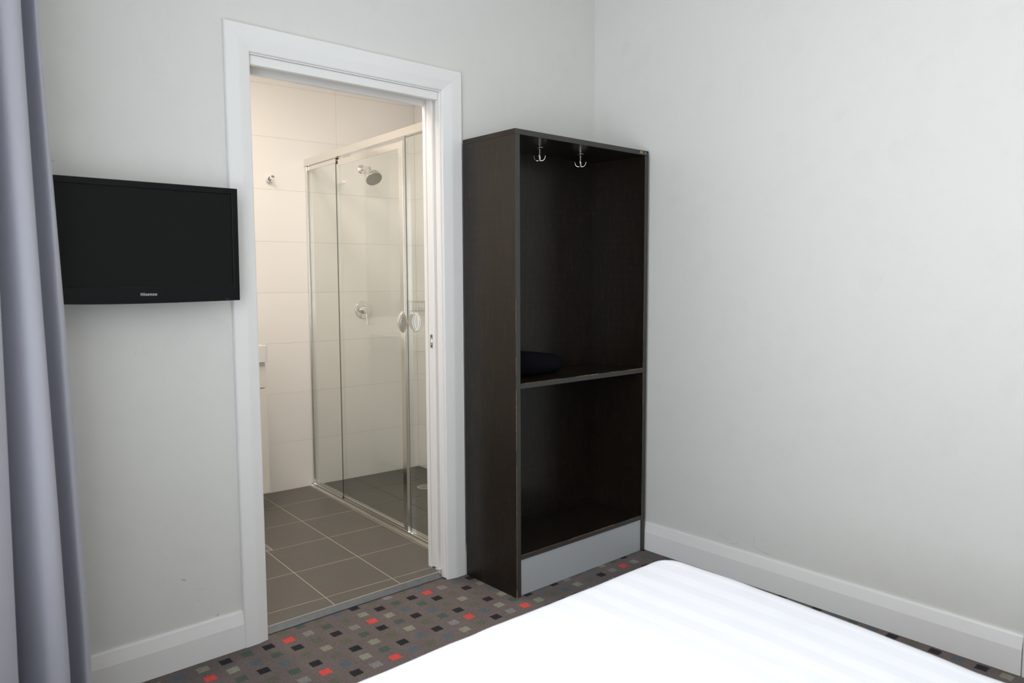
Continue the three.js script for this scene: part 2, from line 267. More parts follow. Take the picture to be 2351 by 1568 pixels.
// ---- step strip between carpet and tiles
{
  const st = structure('trim_threshold', 'worn grey metal strip between carpet and bathroom tiles', 'threshold', [0, 0, 0]);
  const tx = dataTex(512, 64, (x, y) => { const n = 0.5 * vnoise(x / 9, y / 4) + 0.5 * vnoise(x / 30, y / 20); const l = 0.17 + 0.07 * n; return [clamp(enc(l)), clamp(enc(l * 1.02)), clamp(enc(l * 1.04))]; });
  tx.repeat.set(1.4, 12);
  put('strip', sweep([[-0.020, 0], [-0.018, 0.004], [-0.036, BF + 0.0035], [-0.0395, BF + 0.0035], [-0.0395, 0]], (u, t) => [-1.733, t, u], (u, t) => [-0.934, t, u]), std({ map: tx, roughness: 0.55, metalness: 0.35 }), st);
  put('edge_bead', sweep([[-0.0355, BF + 0.0032], [-0.036, BF + 0.0046], [-0.0385, BF + 0.0046], [-0.0395, BF + 0.0032]], (u, t) => [-1.7325, t, u], (u, t) => [-0.9345, t, u]), std({ color: lin(0.5, 0.47, 0.41), roughness: 0.8 }), st);
}

// ================================================================= THE BATHROOM (own axes, turned by PHI)
const FZ = -1.638, RX = -0.043, LX = -2.25, BC = 2.62, SX = -0.787;      // far wall, shower wall, left wall, ceiling, shower screen
const rowY = [BF, ...Array.from({ length: 8 }, (_, k) => 0.31 + 0.3 * k), BC];
// far wall
{
  const w = bstructure('wall_bathroom_far', 'white wall tiled in large landscape tiles behind the shower', 'wall', [0, 0, FZ]);
  put('backing', box(LX - 0.1, RX + 0.1, -0.1, BC + 0.1, -0.12, -0.0008), M.grout, w);
  const cols = [LX, -1.793, -1.193, -0.593, RX];
  const cache = {};
  for (let i = 0; i < cols.length - 1; i++) for (let j = 0; j < rowY.length - 1; j++) {
    const x0 = cols[i], x1 = cols[i + 1], y0 = rowY[j], y1 = rowY[j + 1], key = (x1 - x0).toFixed(4) + (y1 - y0).toFixed(4);
    cache[key] ??= slab(rectPoly(x1 - x0 - 0.0013, y1 - y0 - 0.0013), 0.008, 0.0007);
    const m = put('tile', cache[key], M.tileWhite[Math.floor(hash(i + 31, j + 7) * 3)], w); m.position.set((x0 + x1) / 2, (y0 + y1) / 2, -0.008);
  }
}
// shower side wall
{
  const w = bstructure('wall_bathroom_right', 'white tiled side wall inside the shower', 'wall', [RX, 0, FZ]);
  put('backing', box(0.0008, 0.1, -0.1, BC + 0.1, -0.1, 1.505), M.grout, w);
  const cols = [0.0, 0.6, 1.2, 1.505]; const cache = {};
  for (let i = 0; i < cols.length - 1; i++) for (let j = 0; j < rowY.length - 1; j++) {
    const z0 = cols[i], z1 = cols[i + 1], y0 = rowY[j], y1 = rowY[j + 1], key = (z1 - z0).toFixed(4) + (y1 - y0).toFixed(4);
    cache[key] ??= slab(rectPoly(z1 - z0 - 0.0013, y1 - y0 - 0.0013), 0.008, 0.0007).rotateY(-Math.PI / 2);
    const m = put('tile', cache[key], M.tileWhite[Math.floor(hash(i + 3, j + 77) * 3)], w); m.position.set(0.008, (y0 + y1) / 2, (z0 + z1) / 2);
  }
}
{
  const w = bstructure('wall_bathroom_left', 'white wall at the vanity end of the bathroom', 'wall', [LX, 0, 0]);
  put('plaster', box(-0.1, 0, -0.1, BC + 0.1, FZ - 0.1, -0.004), M.tileWhite[0], w);
}
{
  const c = bstructure('ceiling_bathroom', 'plain white bathroom ceiling', 'ceiling', [0, BC, 0]);
  const zf = (x) => (-0.12 + SP * -1 * 0 - (-SP) * x) / CP;   // along the bedroom wall
  const s = new THREE.Shape([[LX, FZ], [RX, FZ], [RX, zf(RX)], [LX, zf(LX)]].map(([x, z]) => new THREE.Vector2(x, -z)));
  put('plaster', new THREE.ExtrudeGeometry(s, { depth: 0.1, bevelEnabled: false }).rotateX(-Math.PI / 2), M.ceiling, c);
}
// tiled floor
const JX = [LX, -2.035, -1.733, -1.431, -1.129, -0.827, -0.525, -0.223, RX];
const JZ = [FZ, -1.3444, -1.0216, -0.6988, -0.376, -0.0532];
const zThreshold = (x) => (-0.0395 + SP * x) / CP;            // the world line z = -0.0395
{
  const f = bstructure('floor_bathroom', 'taupe brushed porcelain floor tiles with pale joints', 'floor', [0, 0, 0]);
  const bed = (x0, x1, z0, a, b, m) => { const s = new THREE.Shape([[x0, z0], [x1, z0], [x1, b], [x0, a]].map(([x, z]) => new THREE.Vector2(x, -z))); put('joint_bed', new THREE.ExtrudeGeometry(s, { depth: 0.1 + BF - 0.0004, bevelEnabled: false }).rotateX(-Math.PI / 2).translate(0, -0.1, 0), m, f); };
  bed(LX, -1.735, FZ, -0.12, -0.12, M.groutFloor);
  bed(-1.735, -0.93, FZ, zThreshold(-1.735), zThreshold(-0.93), M.groutFloor);
  bed(-0.93, SX, FZ, -0.10, -0.10, M.groutFloor);
  bed(SX, RX, FZ, -0.115, -0.115, M.groutDark);
  const cache = {};
  const G = 0.0018;
  for (let i = 0; i < JX.length - 1; i++) for (let j = 0; j < JZ.length; j++) {
    let x0 = JX[i] + G, x1 = JX[i + 1] - G, poly;
    if (j < JZ.length - 1) {
      let z1 = JZ[j + 1] - G; const z0 = JZ[j] + G;
      if (j === JZ.length - 2 && (i < 2 || i > 4)) z1 = -0.12;
      poly = [[x0, -z1], [x1, -z1], [x1, -z0], [x0, -z0]];
    } else {
      if (i < 2 || i > 4) continue;
      if (i === 2) x0 = Math.max(x0, -1.731); if (i === 4) x1 = Math.min(x1, -0.93);
      poly = [[x0, -zThreshold(x0)], [x1, -zThreshold(x1)], [x1, 0.0532 - G], [x0, 0.0532 - G]];
    }
    const cx = (x0 + x1) / 2, cy = poly.reduce((s, p) => s + p[1], 0) / 4;
    const key = poly.map((p) => (p[0] - cx).toFixed(4) + (p[1] - cy).toFixed(4)).join();
    cache[key] ??= (() => { const g = slab(poly.map((p) => [p[0] - cx, p[1] - cy]), 0.008, 0.0006).rotateX(-Math.PI / 2); const uv = g.attributes.uv, o = hash(i, j + 5); for (let k = 0; k < uv.count; k++) uv.setXY(k, uv.getX(k) + o, uv.getY(k) + 3.7 * o); return g; })();
    const m = put('tile', cache[key], M.tileFloor, f); m.position.set(cx, BF - 0.008, -cy);
  }
}

// ---- shower screen: fixed panes, a sliding door, chrome sill
{
  const Z0 = FZ + 0.001, Z1 = -0.115, TOP = 1.995;
  const s = bthing('shower_screen', 'framed glass shower screen with a sliding door and pale metal head rail', 'shower screen', [SX, BF, 0]);
  put('head_rail', rbox(-0.019, 0.019, TOP - 0.035 - BF, TOP - BF + 0.006, Z0, Z1, 0.002), M.alu, s);
  put('wall_post', rbox(-0.0145, -0.003, 0.001, TOP - 0.035 - BF, Z0, Z0 + 0.015, 0.002), M.alu, s);
  put('wall_post', rbox(-0.0145, 0.0, 0.001, TOP - 0.035 - BF, Z1 - 0.022, Z1, 0.002), M.alu, s);
  const sill = put('sill_track', sweep([[-0.036, 0.0008], [-0.0355, 0.0028], [-0.0315, 0.0036], [-0.0215, 0.0036], [-0.0205, 0.018], [-0.016, 0.018], [-0.016, 0.012], [-0.004, 0.012], [-0.004, 0.022], [0.002, 0.022], [0.002, 0.012], [0.016, 0.012], [0.016, 0.020], [0.022, 0.020], [0.022, 0.0008]], (u, t) => [u, t, Z0], (u, t) => [u, t, Z1]), M.alu, s);
  put('roller_stop', rbox(-0.0158, -0.0045, 0.0122, 0.018, -1.155, -1.115, 0.002), std({ color: lin(0.75, 0.73, 0.7), roughness: 0.4 }), sill);
  const P1 = put('fixed_pane', box(0.0005, 0.0055, 0.0225, TOP - 0.035 - BF, Z0 + 0.001, -1.19), M.glass, s);
  put('pane_bead', rbox(-0.003, 0.009, TOP - 0.06 - BF, TOP - 0.036 - BF, Z0 + 0.016, -1.22, 0.001), M.alu, P1);
  const P2 = put('fixed_pane', box(0.0005, 0.0055, 0.0225, TOP - 0.035 - BF, -0.482, Z1 - 0.02), M.glass, s);
  put('pane_edge', box(0.0013, 0.0047, 0.0225, TOP - 0.036 - BF, -0.4835, -0.482), M.glassRim, P2);
  const door = new THREE.Group(); door.name = 'sliding_door'; s.add(door);
  put('pane', box(-0.013, -0.007, 0.014, TOP - 0.06 - BF, -1.219, -0.5), M.glass, door);
  put('pane_edge', box(-0.0122, -0.0078, 0.022, TOP - 0.06 - BF, -1.2212, -1.219), M.glassEdge, door);
  put('top_bar', rbox(-0.0155, -0.0045, TOP - 0.085 - BF, TOP - 0.052 - BF, -1.2, -0.52, 0.0015), M.alu, door);
  put('bottom_bar', rbox(-0.0155, -0.0045, 0.0125, 0.030, -1.2, -0.52, 0.0015), M.alu, door);
  put('stile', merge([rbox(-0.0165, -0.0035, 0.0125, TOP - 0.052 - BF, -0.518, -0.4905, 0.0015), rbox(-0.0185, -0.0035, 0.0125, TOP - 0.052 - BF, -0.4903, -0.477, 0.0015)]), M.alu, door);
  put('roller', merge([rbox(-0.012, 0.0, TOP - 0.058 - BF, TOP - 0.038 - BF, -1.219, -1.205, 0.002), rbox(-0.017, -0.012, TOP - 0.075 - BF, TOP - 0.056 - BF, -1.2, -1.185, 0.001)]), M.dark, door);
  put('roller', rbox(-0.0125, -0.0045, TOP - 0.0515 - BF, TOP - 0.041 - BF, -1.12, -1.06, 0.002), M.satin, door);
  put('foot_guide', rbox(-0.0145, -0.0055, 0.0121, 0.024, -1.225, -1.205, 0.001), M.dark, door);
  // lens shaped pull
  const sh = new THREE.Shape(); sh.moveTo(0, -0.047); sh.quadraticCurveTo(0.041, 0, 0, 0.047); sh.quadraticCurveTo(-0.041, 0, 0, -0.047);
  const hg = new THREE.ExtrudeGeometry(sh, { depth: 0.022, bevelEnabled: true, bevelThickness: 0.004, bevelSize: 0.003, bevelSegments: 4, curveSegments: 20 });
  const h = put('pull_handle', hg.rotateY(-0.12).translate(-0.0300, 1.080 - BF, -0.487), M.chrome, door);
  const inset = new THREE.Shape(); inset.moveTo(0, -0.037); inset.quadraticCurveTo(0.027, 0, 0, 0.037); inset.quadraticCurveTo(-0.027, 0, 0, -0.037);
  put('handle_face', new THREE.ExtrudeGeometry(inset, { depth: 0.001, bevelEnabled: true, bevelThickness: 0.0015, bevelSize: 0.002, bevelSegments: 3, curveSegments: 20 }).translate(0, 0, 0.0262).rotateY(-0.12).translate(-0.0300, 1.080 - BF, -0.487), M.satin, h);
}
// ---- shower rose on its arm
{
  const s = bthing('shower_rose', 'round chrome shower rose on a short wall arm', 'shower head', [-0.428, 1.975, FZ]);
  put('flange', new THREE.LatheGeometry([[0, 0.010], [0.012, 0.010], [0.026, 0.004], [0.028, 0]].map((p) => new THREE.Vector2(...p)), 32).rotateX(Math.PI / 2), M.chrome, s);
  put('arm', tube([[0, 0, 0.004], [0, 0.001, 0.05], [0, 0, 0.085], [0, -0.006, 0.105], [0, -0.026, 0.118]], 0.0105, 40, 14), M.chrome, s);
  put('swivel', merge([new THREE.SphereGeometry(0.0135, 20, 14).translate(0, -0.032, 0.121), cyl(0.015, 0.015, 0.004, 20).translate(0, -0.024, 0.117)]), M.chrome, s);
  const head = new THREE.Group(); head.name = 'sprayer'; s.add(head); head.position.set(0, -0.036, 0.123); head.rotation.set(-0.74, 0, 0.03);
  put('shell', new THREE.LatheGeometry([[0, 0.002], [0.012, 0.0], [0.016, -0.010], [0.034, -0.018], [0.049, -0.026], [0.0525, -0.036], [0.0525, -0.052], [0.050, -0.055]].map((p) => new THREE.Vector2(...p)), 48), M.chrome, head);
  put('spray_plate', cyl(0.0505, 0.0505, 0.002, 48).translate(0, -0.0545, 0), std({ color: lin(0.20, 0.19, 0.17), roughness: 0.5, metalness: 0.3 }), head);
  const noz = []; for (let r = 1; r < 6; r++) for (let k = 0; k < r * 6; k++) { const a = k / (r * 6) * Math.PI * 2; noz.push(new THREE.ConeGeometry(0.0013, 0.002, 6).rotateX(Math.PI).translate(Math.cos(a) * r * 0.0085, -0.0563, Math.sin(a) * r * 0.0085)); }
  put('nozzles', merge(noz), M.dark, head).userData.kind = 'stuff';
}
// ---- mixer tap
{
  const m = bthing('shower_mixer', 'round chrome shower mixer plate with a pin lever', 'tap', [-0.438, 1.095, FZ]);
  put('wall_plate', new THREE.LatheGeometry([[0, 0.009], [0.052, 0.009], [0.0565, 0.006], [0.0575, 0]].map((p) => new THREE.Vector2(...p)), 56).rotateX(Math.PI / 2), M.chrome, m);
  put('cartridge_body', new THREE.LatheGeometry([[0.026, 0.008], [0.026, 0.022], [0.024, 0.022], [0.024, 0.054], [0.0225, 0.056], [0, 0.056]].map((p) => new THREE.Vector2(...p)), 40).rotateX(Math.PI / 2), M.chrome, m);
  put('lever', rod([0, -0.018, 0.046], [0, -0.092, 0.056], 0.0038), M.chrome, m);
}
// ---- wire soap basket in the corner of the shower
{
  const s = bthing('soap_basket', 'chrome wire soap basket in the corner of the shower', 'soap basket', [RX, 1.09, FZ]);
  const top = [[-0.128, 0.055, 0.006], [-0.006, 0.055, 0.006], [-0.006, 0.055, 0.24], [-0.045, 0.055, 0.24], [-0.128, 0.055, 0.065]];
  const ring = (pts, y, r) => { const q = pts.map(([x, , z]) => [x, y, z]); const g = []; for (let i = 0; i < q.length; i++) g.push(rod(q[i], q[(i + 1) % q.length], r), new THREE.SphereGeometry(r, 10, 8).translate(...q[i])); return merge(g); };
  put('rim', ring(top, 0.055, 0.0042), M.chrome, s); put('base_ring', ring(top, 0, 0.004), M.chrome, s);
  const wires = []; for (let i = 0; i < 9; i++) { const t = i / 8; const x = -0.128 + 0.083 * t, z = 0.065 + 0.175 * t; wires.push([x, z]); }
  for (const [x, z] of [[-0.128, 0.006], [-0.128, 0.035], [-0.118, 0.006], [-0.085, 0.006], [-0.055, 0.006], [-0.006, 0.05], [-0.006, 0.1], [-0.006, 0.15], [-0.006, 0.2], ...wires]) put('upright_wire', rod([x, 0, z], [x, 0.055, z], 0.0025, 8), M.chrome, s);
  for (let i = 1; i < 8; i++) { const z = 0.006 + 0.029 * i, x0 = z < 0.065 ? -0.128 : -0.128 + (z - 0.065) / 0.175 * 0.083; put('floor_wire', rod([x0, 0, z], [-0.006, 0, z], 0.002, 8), M.chrome, s); }
}
// ---- robe hook
{
  const h = bthing('robe_hook', 'small round chrome robe hook on the tiles beside the shower', 'hook', [-1.020, 1.864, FZ]);
  put('base', new THREE.LatheGeometry([[0, 0.022], [0.0165, 0.022], [0.0185, 0.020], [0.0185, 0]].map((p) => new THREE.Vector2(...p)), 36).rotateX(Math.PI / 2), M.chrome, h);
  put('peg', merge([rod([0, 0.001, 0.02], [0.001, 0.006, 0.046], 0.0075), new THREE.LatheGeometry([[0, 0.014], [0.0115, 0.014], [0.0125, 0.0125], [0.0125, 0]].map((p) => new THREE.Vector2(...p)), 30).rotateX(Math.PI / 2 - 0.1).translate(0.001, 0.007, 0.044)]), M.chrome, h);
}
// ---- vanity, basin and mirror: their near corner shows in the doorway, the rest in the glass
{
  const v = bthing('vanity_cabinet', 'white wall-hung vanity cabinet with a drawer over a door', 'cabinet', [-1.66, 0.135, FZ]);
  put('carcass', box(-0.445, 0.445, 0, 0.70, 0.001, 0.365), M.gloss, v);
  put('drawer', rbox(-0.448, 0.448, 0.576, 0.70, 0.366, 0.384, 0.0015), M.gloss, v);
  put('door', rbox(-0.448, -0.0015, 0.002, 0.571, 0.366, 0.384, 0.0015), M.gloss, v);
  put('door', rbox(0.0015, 0.452, 0.002, 0.571, 0.366, 0.384, 0.0015), M.gloss, v);
  const b = bthing('wash_basin', 'white slab ceramic basin on the vanity cabinet', 'basin', [-1.66, 0.848, FZ + 0.004]);
  const outer = (x0, x1, z0, z1, r) => { const s = new THREE.Shape(); s.moveTo(x0 + r, z0); s.lineTo(x1 - r, z0); s.quadraticCurveTo(x1, z0, x1, z0 + r); s.lineTo(x1, z1 - r); s.quadraticCurveTo(x1, z1, x1 - r, z1); s.lineTo(x0 + r, z1); s.quadraticCurveTo(x0, z1, x0, z1 - r); s.lineTo(x0, z0 + r); s.quadraticCurveTo(x0, z0, x0 + r, z0); return s; };
  const rim = outer(-0.46, 0.455, -0.393, -0.001, 0.02); rim.holes.push(outer(-0.28, 0.28, -0.35, -0.12, 0.05));
  const ex = (s, d) => new THREE.ExtrudeGeometry(s, { depth: d, bevelEnabled: true, bevelThickness: 0.003, bevelSize: 0.003, bevelSegments: 3, curveSegments: 10 }).rotateX(-Math.PI / 2);
  put('basin_body', merge([ex(rim, 0.085).translate(0, 0.003, 0), ex(outer(-0.45, 0.445, -0.385, -0.004, 0.02), 0.004).translate(0, -0.010, 0)]), M.ceramic, b);
  const tp = bthing('basin_tap', 'chrome basin tap behind the wash basin', 'tap', [-1.66, 0.939, FZ + 0.075]);
  put('tap_body', cyl(0.022, 0.024, 0.11, 28).translate(0, 0.055, 0), M.chrome, tp); put('spout', rod([0, 0.07, 0], [0, 0.05, 0.12], 0.011), M.chrome, tp); put('lever', rod([0, 0.11, 0], [0, 0.125, 0.09], 0.006), M.chrome, tp);
  const mi = bthing('wall_mirror', 'frameless rectangular mirror over the vanity', 'mirror', [-1.655, 1.05, FZ]);
  put('glass_sheet', box(-0.465, 0.465, 0, 1.05, 0.0005, 0.006), M.mirror, mi);
}
// ---- floor wastes
{
  const d = bthing('shower_drain', 'round white slotted drain in the shower floor', 'drain', [-0.287, BF, -1.165]);
  const ring = new THREE.Shape(); ring.absarc(0, 0, 0.047, 0, Math.PI * 2); const hole = new THREE.Path(); hole.absarc(0, 0, 0.037, 0, Math.PI * 2); ring.holes.push(hole);
  const dm = std({ color: lin(0.5, 0.5, 0.48), metalness: 0.2, roughness: 0.5 });
  put('rim', new THREE.ExtrudeGeometry(ring, { depth: 0.003, bevelEnabled: false, curveSegments: 32 }).rotateX(-Math.PI / 2), dm, d);
  put('sump', cyl(0.0375, 0.0375, 0.001, 32).translate(0, 0.0006, 0), M.dark, d);
  for (let k = -4; k <= 4; k++) { const x = k * 0.0082, h = Math.sqrt(0.0375 ** 2 - x * x); put('grate_bar', box(x - 0.0018, x + 0.0018, 0.001, 0.0028, -h, h), dm, d); }
  const f = bthing('floor_waste', 'small square metal floor waste in the bathroom tiles', 'drain', [-1.448, BF, -0.745]);
  const sq = (r) => [[-r, -r], [r, -r], [r, r], [-r, r]].map((p) => new THREE.Vector2(...p)); const fr = new THREE.Shape(sq(0.045)); fr.holes.push(new THREE.Path(sq(0.037)));
  put('rim', new THREE.ExtrudeGeometry(fr, { depth: 0.002, bevelEnabled: false }).rotateX(-Math.PI / 2), M.satin, f);
  put('sump', box(-0.037, 0.037, 0.0002, 0.0008, -0.037, 0.037), M.dark, f);
  for (let k = -3; k <= 3; k++) put('grate_bar', box(k * 0.0105 - 0.003, k * 0.0105 + 0.003, 0.0008, 0.0018, -0.037, 0.037), M.satin, f);
}
// ---- lamps
function oyster(name, label, pos, ry, r, light) {
  const l = thing(name, label, 'lamp', pos, ry);
  put('base_ring', new THREE.LatheGeometry([[r * 0.9, 0], [r * 1.06, 0], [r * 1.06, -0.02], [r, -0.03], [r * 0.97, -0.03], [r * 0.9, -0.02]].map((p) => new THREE.Vector2(...p)), 48), M.satin, l);
  put('diffuser', new THREE.LatheGeometry([[0, -0.075], [r * 0.4, -0.071], [r * 0.75, -0.056], [r * 0.96, -0.03], [r * 0.96, -0.012], [0, -0.012]].map((p) => new THREE.Vector2(...p)), 48), M.lamp, l);
  const a = new THREE.RectAreaLight(light[0], light[1], r * 1.7, r * 1.7); a.position.set(0, -0.09, 0); a.rotation.x = -Math.PI / 2; l.add(a);
  return l;
}
oyster('bathroom_ceiling_light', 'round lit ceiling light in the bathroom', bw(-1.62, BC, -0.66), 0, 0.24, [lin(1, 0.85, 0.74), 16.5]);
oyster('bathroom_downlight', 'small round lit ceiling light inside the bathroom doorway', bw(-1.08, BC, -0.30), 0, 0.1, [lin(1, 0.91, 0.83), 78]);
oyster('vanity_ceiling_light', 'small round lit ceiling light over the vanity', bw(-1.58, BC, -1.16), 0, 0.1, [lin(1, 0.82, 0.62), 6]);
oyster('bedroom_ceiling_light', 'round lit ceiling light in the bedroom', [-1.45, CEIL, 1.95], 0, 0.17, [lin(1, 0.82, 0.54), 8.5]);

// ================================================================= FURNITURE
// ---- open wardrobe
const W0 = -0.834, W1 = -0.0215, WB = 0.024, WF = 0.3513, WH = 1.8608, PT = 0.024;
{
  const w = thing('wardrobe', 'tall open dark brown wardrobe with one shelf and a grey kickboard', 'wardrobe', [(W0 + W1) / 2, 0, (WB + WF) / 2]);
  const cx = (W0 + W1) / 2, cz = (WB + WF) / 2, T = (g) => metric(g.translate(-cx, 0, -cz));
  const E = 0.0012;
  const panel = (name, x0, x1, y0, y1, z0, z1, mat, parent = w) => put(name, T(box(x0, x1, y0, y1, z0, z1 - E)), mat, parent);
  // edge banding with worn places on one rim; chips are thin slivers of bare board
  const band = (par, x0, x1, y0, y1, z) => put('edge_band', T(rbox(x0, x1, y0, y1, z - E - 0.0008, z, 0.0006)), M.edging, par);
  const s1 = panel('side_panel', W0, W0 + PT, 0, WH - 0.021, WB, WF, M.wenge); band(s1, W0, W0 + PT, 0, WH - 0.021, WF);
  const s2 = panel('side_panel', W1 - PT, W1, 0, WH - 0.021, WB, WF, M.wenge); band(s2, W1 - PT, W1, 0, WH - 0.021, WF);
  const tp = panel('top_panel', W0, W1, WH - 0.0205, WH, WB, WF, M.wengeFlat); band(tp, W0, W1, WH - 0.0205, WH, WF);
  const bp = panel('back_panel', W0 + PT, W1 - PT, 0.172, WH - 0.021, WB, WB + 0.006, M.wenge);
  const sh = panel('shelf', W0 + PT, W1 - PT, 0.850, 0.871, WB + 0.006, WF - 0.001, M.wengeFlat); band(sh, W0 + PT, W1 - PT, 0.850, 0.871, WF - 0.001);
  const fl = panel('bottom_panel', W0 + PT, W1 - PT, 0.152, 0.172, WB + 0.006, WF - 0.001, M.wengeFlat); band(fl, W0 + PT, W1 - PT, 0.152, 0.172, WF - 0.001);
  put('kickboard', T(box(W0 + PT, W1 - PT, 0.002, 0.152, WF - 0.022, WF - 0.005)), M.kick, w);
  const r = rng(5);
  const chips = (par, from, to, list) => { const d = V(...to).sub(V(...from)); for (const [a, b, h] of list) { const A = V(...from).addScaledVector(d, a), B = V(...from).addScaledVector(d, b), g = []; const n = Math.max(2, Math.round((b - a) * d.length() / 0.012)); for (let k = 0; k < n; k++) { const p = A.clone().lerp(B, (k + 0.5) / n), L = A.distanceTo(B) / n; const t = h * (0.4 + 0.8 * r()); g.push(d.y > 0.3 ? box(p.x - t / 2, p.x + t / 2, p.y - L / 2, p.y + L / 2, p.z - 0.0006, p.z + 0.0003) : box(p.x - L / 2, p.x + L / 2, p.y - t / 2, p.y + t / 2, p.z - 0.0006, p.z + 0.0003)); } put('worn_edge', merge(g).translate(-cx, 0, -cz), M.chip, par); } };
  chips(s1, [W0 + 0.0008, 0.0, WF], [W0 + 0.0008, 1.84, WF], [[0.0, 0.02, 0.003], [0.03, 0.30, 0.0011], [0.33, 0.46, 0.0014], [0.49, 0.53, 0.0011], [0.58, 0.66, 0.0008]]);
  chips(s2, [W1 - PT + 0.0008, 0.15, WF], [W1 - PT + 0.0008, 1.84, WF], [[0.0, 0.1, 0.0008], [0.32, 0.44, 0.0011], [0.5, 0.58, 0.0008]]);
  chips(sh, [W0 + PT, 0.8706, WF - 0.001], [W1 - PT, 0.8706, WF - 0.001], [[0.02, 0.3, 0.0009], [0.42, 0.6, 0.0022], [0.70, 0.78, 0.0014], [0.86, 0.995, 0.0018]]);
  chips(fl, [W0 + PT, 0.1714, WF - 0.001], [W1 - PT, 0.1714, WF - 0.001], [[0.01, 0.31, 0.0012], [0.38, 0.55, 0.0016], [0.56, 0.75, 0.0022], [0.85, 0.99, 0.0009]]);
  // swivel hooks under the top
  for (const [x, z] of [[-0.548, 0.186], [-0.292, 0.182]]) {
    const h = new THREE.Group(); h.name = 'coat_hook'; h.position.set(x - cx, WH - 0.0205, z - cz); h.rotation.y = 0.72; w.add(h);
    put('hook_base', new THREE.LatheGeometry([[0, -0.008], [0.006, -0.008], [0.012, -0.004], [0.016, -0.001], [0.016, 0]].map((p) => new THREE.Vector2(...p)), 28), M.chrome, h);
    put('hook_stem', new THREE.LatheGeometry([[0.0035, -0.006], [0.0035, -0.02], [0.0045, -0.034], [0.0052, -0.036], [0.0052, -0.056], [0, -0.058]].map((p) => new THREE.Vector2(...p)), 20), M.chrome, h);
    for (let k = 0; k < 4; k++) put('prong', tube([[0.003, -0.053, 0], [0.010, -0.055, 0], [0.018, -0.051, 0], [0.023, -0.042, 0], [0.0245, -0.034, 0]], 0.0021, 20, 8).rotateY(k * Math.PI / 2), M.chrome, h);
  }
  // maker's label at the right end of the top
  const lab = canvasTex(256, 80, (c) => { c.fillStyle = '#1c1d1d'; c.fillRect(0, 0, 256, 80); c.font = 'bold 54px sans-serif'; c.fillStyle = '#e8cc70'; c.fillText('JAZ', 34, 52); c.fillStyle = '#2b4f86'; c.beginPath(); c.ellipse(160, 34, 24, 22, 0, 0, 7); c.fill(); c.fillStyle = '#4d9a8c'; c.beginPath(); c.moveTo(176, 14); c.quadraticCurveTo(214, 20, 216, 52); c.lineTo(186, 52); c.closePath(); c.fill(); c.fillStyle = '#a9a48f'; c.fillRect(10, 62, 236, 5); });
  put('maker_label', T(box(-0.0925, -0.026, WH - 0.0188, WH - 0.0008, WF - 0.0005, WF + 0.0005)), M.edging, w);
  const lp = new THREE.PlaneGeometry(0.0665, 0.018).translate(-0.05925 - cx, WH - 0.0098, WF + 0.0007 - cz); put('label_print', lp, std({ map: lab, roughness: 0.45 }), w);
}
// ---- dark blanket folded on the shelf
{
  const b = thing('folded_blanket', 'dark navy folded blanket lying on the wardrobe shelf', 'blanket', [-0.60, 0.8711, 0.15]);
  const g0 = mergeVertices((() => { const q = new RoundedBoxGeometry(0.36, 0.115, 0.17, 8, 0.054); q.deleteAttribute('normal'); q.deleteAttribute('uv'); return q; })(), 1e-4), p = g0.attributes.position;
  for (let i = 0; i < p.count; i++) { const x = p.getX(i), y = p.getY(i), z = p.getZ(i); const k = 1 - 0.35 * Math.max(0, x / 0.18); p.setXYZ(i, x + 0.006 * (vnoise(y * 40, z * 30) - 0.5), (y + 0.0575) * k + (y > -0.04 ? 0.008 * (vnoise(x * 22 + 4, z * 25) - 0.5) : 0), z + 0.008 * (vnoise(x * 18, y * 40 + 7) - 0.5)); }
  g0.computeVertexNormals();
  put('blanket_fold', g0, phy({ color: lin(0.0055, 0.0055, 0.008), roughness: 1, specularIntensity: 0.15 }), b);
}
